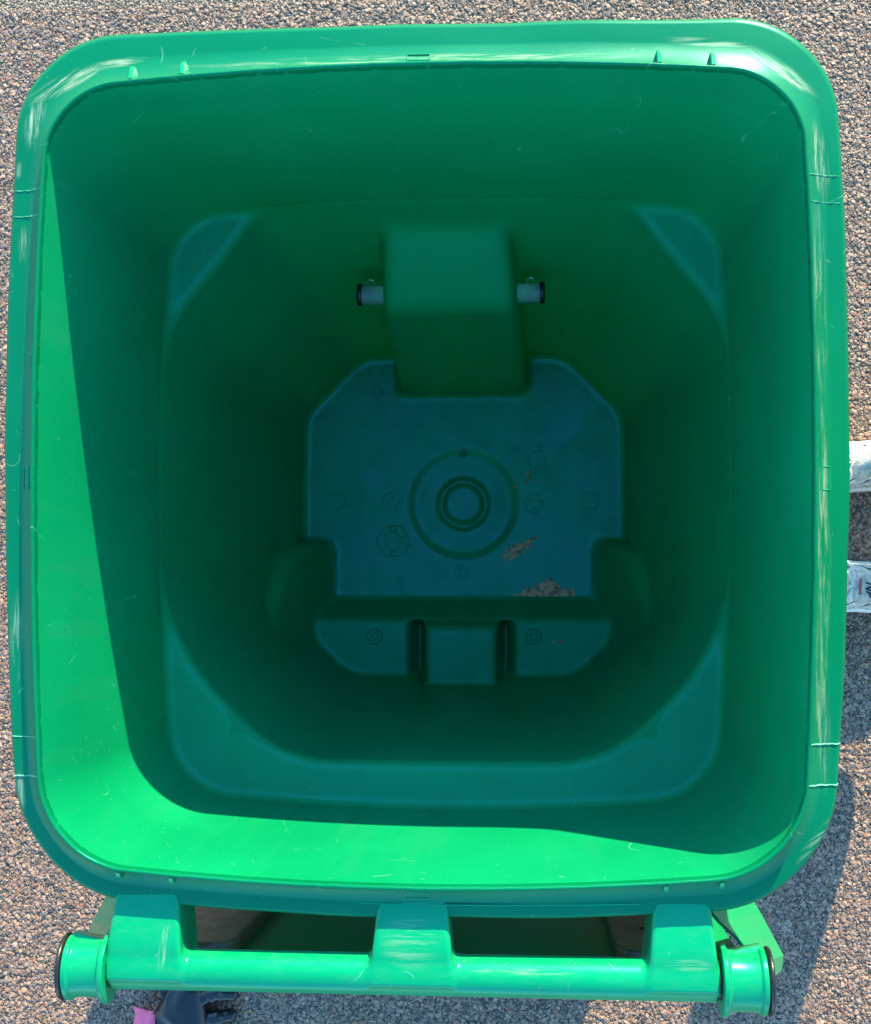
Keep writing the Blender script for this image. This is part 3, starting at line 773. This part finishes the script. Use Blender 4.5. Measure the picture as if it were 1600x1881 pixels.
for f in FINGERS:
    def fin_sd(x, y, z):
        d = smin(capsule(x, y, z, f[0], f[1], 0.0135, 0.0125), capsule(x, y, z, f[1], f[2], 0.0125, 0.0105), 0.006)
        return d + 0.0006 * np.sin(420 * x + 100 * y)
    lo_ = [min(p[i] for p in f) - 0.018 for i in range(3)]; hi_ = [max(p[i] for p in f) + 0.018 for i in range(3)]
    PG, QG, NG_ = surface_net(fin_sd, lo_, hi_, 0.0025, False)
    mesh_obj('finger', PG, QG, M_GLOVE, glove, normals=NG_)
bm = bmesh.new(); rings = []
for k, (x, rz_, ry_) in enumerate(((-0.046, 0.019, 0.026), (-0.058, 0.020, 0.027), (-0.070, 0.018, 0.031), (-0.084, 0.014, 0.036))):
    rg_ = []
    for q in range(28):
        a = 2 * math.pi * q / 28; f_ = 1 + 0.10 * math.sin(5 * a + k) * (k / 3)
        rg_.append(bm.verts.new((x + 0.004 * math.sin(3 * a) * k / 3, -0.008 + ry_ * f_ * math.cos(a), max(0.002, 0.024 - 0.002 * k + rz_ * f_ * math.sin(a)))))
    rings.append(rg_)
for a, b2 in zip(rings, rings[1:]):
    for q in range(28): bm.faces.new((a[q], a[(q + 1) % 28], b2[(q + 1) % 28], b2[q]))
cuff = bm_obj('cuff', bm, M_CUFF, glove)
so = cuff.modifiers.new('thick', 'SOLIDIFY'); so.thickness = 0.0012

# ------------------------------------------------------------------ the person beside the cart: only the sneakers reach the frame, the legs give the shade
M_SHOE = simple('white_sneaker_mesh', (0.50, 0.47, 0.42), 0.6, bump=0.7, bscale=300.0, var=0.30)
M_OVER = simple('pale_grey_overlay', (0.66, 0.61, 0.54), 0.45, bump=0.2, var=0.1)
M_SOLE = simple('white_foam_sole', (0.70, 0.65, 0.58), 0.5, bump=0.3, var=0.06)
M_LACE = simple('white_lace', (0.74, 0.69, 0.61), 0.8, bump=0.6, bscale=900.0)
M_SEAM = simple('grey_seam', (0.07, 0.075, 0.085), 0.8)
M_INK = simple('black_print', (0.012, 0.012, 0.014), 0.5)
M_RED = simple('red_print', (0.55, 0.08, 0.07), 0.6)
M_CLOTH = simple('dark_cloth', (0.03, 0.035, 0.05), 0.85, bump=0.4, bscale=400.0, var=0.2)
M_SHIRT = simple('grey_shirt', (0.16, 0.16, 0.17), 0.85, bump=0.4, bscale=300.0, var=0.1)
M_SKIN = simple('skin', (0.48, 0.27, 0.19), 0.5, var=0.08)
M_HAIR = simple('hair', (0.03, 0.02, 0.015), 0.6, var=0.2)
person = empty('person', (0.625, 0.095, 0.0))
tag(person, 'person in white lace-up sneakers standing close to the right side of the cart', 'person')
body_p = skin_mesh('body', [
    [((0.0, 0.0, 0.96), (0.150, 0.125)), ((0.0, 0.0, 1.10), (0.140, 0.110)), ((0.0, 0.0, 1.28), (0.165, 0.120)), ((0.01, 0.0, 1.42), (0.150, 0.100)), ((0.01, 0.0, 1.50), (0.060, 0.060)), ((-0.005, 0.0, 1.57), (0.056, 0.056)), ((-0.02, 0.0, 1.64), (0.078, 0.090)), ((-0.02, 0.0, 1.73), (0.074, 0.088)), ((-0.01, 0.0, 1.77), (0.045, 0.05))],
] + [[((0.0, 0.0, 0.96), (0.150, 0.125)), ((0.005, s * 0.085, 0.88), (0.092, 0.095)), ((-0.005, s * 0.095, 0.70), 0.080), ((-0.015, s * 0.10, 0.50), 0.060), ((0.005, s * 0.102, 0.36), 0.060), ((0.005, s * 0.104, 0.20), 0.053), ((0.0, s * 0.105, 0.105), 0.055)] for s in (-1, 1)]
  + [[((0.01, 0.0, 1.42), (0.150, 0.100)), ((0.01, s * 0.175, 1.42), 0.058), ((0.02, s * 0.22, 1.28), 0.048), ((0.02, s * 0.235, 1.13), 0.041), ((-0.01, s * 0.235, 0.98), 0.033), ((-0.03, s * 0.23, 0.88), (0.022, 0.030)), ((-0.04, s * 0.228, 0.79), (0.014, 0.026)), ((-0.045, s * 0.226, 0.72), (0.010, 0.016))] for s in (-1, 1)],
  M_CLOTH, person)
for mm in (M_SHIRT, M_SKIN, M_HAIR): body_p.data.materials.append(mm)
# bake the grown figure so that clothes, skin and hair can be told apart by height
dg = bpy.context.evaluated_depsgraph_get(); ev = body_p.evaluated_get(dg)
bme = bpy.data.meshes.new_from_object(ev); body_p.modifiers.clear(); body_p.data = bme
for p in bme.polygons:
    p.use_smooth = True
    c = p.center; arm = abs(c.y) > 0.185
    if c.z > 1.53: p.material_index = 3 if (c.z > 1.715 or (c.x > 0.01 and c.z > 1.62)) else 2
    elif arm and c.z < 1.20: p.material_index = 2
    elif c.z > 0.97: p.material_index = 1
    else: p.material_index = 0

def sneaker(cy, toe, printed):
    """built about the heel-to-toe line; toe points to -x"""
    root = empty('sneaker', (-0.032, cy, 0.0), toe); root.parent = person
    def sect(x):     # half width, offset, top height along the shoe (x from heel 0 to toe 0.29)
        ts = np.array([0, .02, .06, .11, .16, .20, .24, .27, .285, .292])
        hw = np.interp(x, ts, [.018, .031, .037, .036, .041, .048, .049, .041, .028, .008])
        tp = np.interp(x, ts, [.075, .092, .098, .100, .092, .074, .058, .050, .042, .030])
        return hw, tp
    def loft(name, z_lo, z_hi_fn, grow, mat_, parent, narrow=0.0, nseg=40):
        bm = bmesh.new(); rings = []
        for q in range(nseg + 1):
            x = 0.292 * (0.5 - 0.5 * math.cos(math.pi * q / nseg)); hw, tp = sect(x); zt = z_hi_fn(x, tp); hw += grow
            rg_ = []
            for k in range(20):
                a = math.pi * k / 19
                y = hw * math.cos(a) * (1 - narrow * math.sin(a) ** 3)
                z = z_lo + (zt - z_lo) * (math.sin(a) ** 0.62 if 0 < k < 19 else 0)
                if narrow:
                    wv = 0.0030 * noise.noise(Vector((x * 75, y * 55, z * 40))) + 0.0016 * noise.noise(Vector((x * 190, y * 150, 3.0)))
                    y *= 1 + wv * 10; z += wv * min(1.0, max(0.0, (z - 0.03) / 0.02))
                rg_.append(bm.verts.new((0.075 - x, y, z)))
            rings.append(rg_)
        for a, b2 in zip(rings, rings[1:]):
            for k in range(19): bm.faces.new((a[k], a[k + 1], b2[k + 1], b2[k]))
            bm.faces.new((a[19], a[0], b2[0], b2[19]))
        bm.faces.new(rings[0]); bm.faces.new(rings[-1][::-1])
        return bm_obj(name, bm, mat_, parent)
    loft('sole', 0.006, lambda x, tp: 0.036 - 0.010 * math.sin(math.pi * x / 0.292), 0.006, M_SOLE, root)
    up = loft('upper', 0.022, lambda x, tp: tp, 0.0, M_SHOE, root, narrow=0.35)
    # tongue and collar
    def surf(x, y):   # height of the upper at (x from heel, y)
        hw, tp = sect(x); hw *= 0.93
        t = min(0.999, abs(y) / hw); return 0.022 + (tp - 0.022) * max(0.0, 1 - t ** 2.6) ** 0.5
    bm = bmesh.new(); rows = []
    for q in range(11):
        x = 0.085 + 0.095 * q / 10; w = 0.026 - 0.004 * q / 10
        rows.append([bm.verts.new((0.075 - x, w * (k / 4 - 1), max(surf(x, 0) - 0.012 * (abs(k / 4 - 1)) ** 2, 0.02) + 0.006 + (0.030 * (1 - q / 4) ** 2 if q < 4 else 0))) for k in range(9)])
    for a, b2 in zip(rows, rows[1:]):
        for k in range(8): bm.faces.new((a[k], a[k + 1], b2[k + 1], b2[k]))
    tg = bm_obj('tongue', bm, M_SHOE, root); s_ = tg.modifiers.new('t', 'SOLIDIFY'); s_.thickness = 0.006; s_.offset = -1
    # overlay straps on both sides
    for s in (-1, 1):
        for (xa, xb, wv) in ((0.105, 0.085, 0.014), (0.140, 0.120, 0.013), (0.172, 0.160, 0.012), (0.205, 0.215, 0.016)):
            bm = bmesh.new(); rows = []
            for q in range(11):
                t = q / 10; y = s * (0.018 + 0.026 * t ** 0.8); x = lerp(xa, xb, t)
                row = []
                for k in (-1, -0.5, 0, 0.5, 1):
                    xx = x + k * wv * 0.5; hw, _ = sect(xx); yy = min(abs(y), hw * 0.985)
                    zz = surf(xx, yy / 1.0 * 0.985)
                    row.append(bm.verts.new((0.075 - xx, s * yy * 1.03, max(zz, 0.03) + 0.0022)))
                rows.append(row)
            for a, b2 in zip(rows, rows[1:]):
                for k in range(4): bm.faces.new((a[k], a[k + 1], b2[k + 1], b2[k]))
            ob = bm_obj('overlay', bm, M_OVER, up); s_ = ob.modifiers.new('t', 'SOLIDIFY'); s_.thickness = 0.002; s_.offset = 0
    for (xa, xb) in ((0.090, 0.128), (0.128, 0.150), (0.152, 0.176)):      # dark stitched seams and gaps
        for s in (-1, 1):
            bm = bmesh.new()
            add_tube(bm, [(0.075 - lerp(xa, xb, t), s * lerp(0.022, 0.036, t), surf(lerp(xa, xb, t), lerp(0.022, 0.036, t) * 0.95) + 0.0035) for t in [k / 8 for k in range(9)]], 0.0013, 6)
            bm_obj('seam', bm, M_SEAM, up)
    # laces: bars across, and a bow with two loops and two ends
    for q in range(5):
        x = 0.146 + 0.016 * q
        bm = bmesh.new(); w = 0.023
        path = [(0.075 - x + 0.006 * (t if q % 2 else -t), w * t, max(surf(x, 0.0) - 0.010 * t * t, 0.03) + 0.0115) for t in [k / 6 - 1 for k in range(13)]]
        add_tube(bm, path, 0.0034, 8); lb = bm_obj('lace', bm, M_LACE, root)
    zt = surf(0.138, 0) + 0.016
    for (dx, dy) in ((-0.010, 0.040), (-0.020, -0.038)):
        bm = bmesh.new(); c0 = Vector((-0.066, 0, zt))
        path = [c0 + Vector((dx * math.sin(math.pi * t) * 1.6 + (0.010 * math.sin(2 * math.pi * t)), dy * math.sin(math.pi * t), -0.012 * math.sin(math.pi * t) + 0.004 * math.sin(2 * math.pi * t))) for t in [k / 16 for k in range(17)]]
        add_tube(bm, path, 0.0024, 8); bm_obj('lace_loop', bm, M_LACE, root)
    for (dx, dy) in ((-0.030, 0.046), (-0.048, -0.040)):
        bm = bmesh.new()
        path = [Vector((-0.066 + dx * t, dy * t + 0.006 * math.sin(5 * t), zt + 0.003 - 0.045 * t * t)) for t in [k / 10 for k in range(11)]]
        add_tube(bm, path, 0.0022, 8); bm_obj('lace_end', bm, M_LACE, root)
    # woven label on the tongue: black letters and a red printed strip
    for (txt, size, x, y, mt_) in ((("NB", 0.018, -0.043, -0.004, M_INK),) if printed else ()):
        cu = bpy.data.curves.new('logo', 'FONT'); cu.body = txt; cu.size = size; cu.shear = 0.35; cu.align_x = 'CENTER'; cu.align_y = 'CENTER'; cu.extrude = 0.0004; cu.offset = 0.0006
        tmp = bpy.data.objects.new('logo', cu); COL.objects.link(tmp)
        me = bpy.data.meshes.new_from_object(tmp.evaluated_get(bpy.context.evaluated_depsgraph_get()))
        bpy.data.objects.remove(tmp); me.materials.clear(); me.materials.append(mt_)
        lo_ = bpy.data.objects.new('logo', me); COL.objects.link(lo_); lo_.parent = tg
        lo_.location = (x, y, surf(0.075 - x, 0) + 0.020); lo_.rotation_euler = (0, R(12), R(-90))
    if not printed: return root
    bm = bmesh.new(); add_box(bm, -0.0590, -0.0550, -0.014, 0.012, 0, 0.0008)
    rs = bm_obj('red_strip', bm, M_RED, tg, smooth=False); rs.location = (0, 0, surf(0.12, 0) + 0.0095); rs.rotation_euler = (0, R(8), 0)
    return root
sneaker(0.105, 0.06, False)
sneaker(-0.098, -0.05, True)
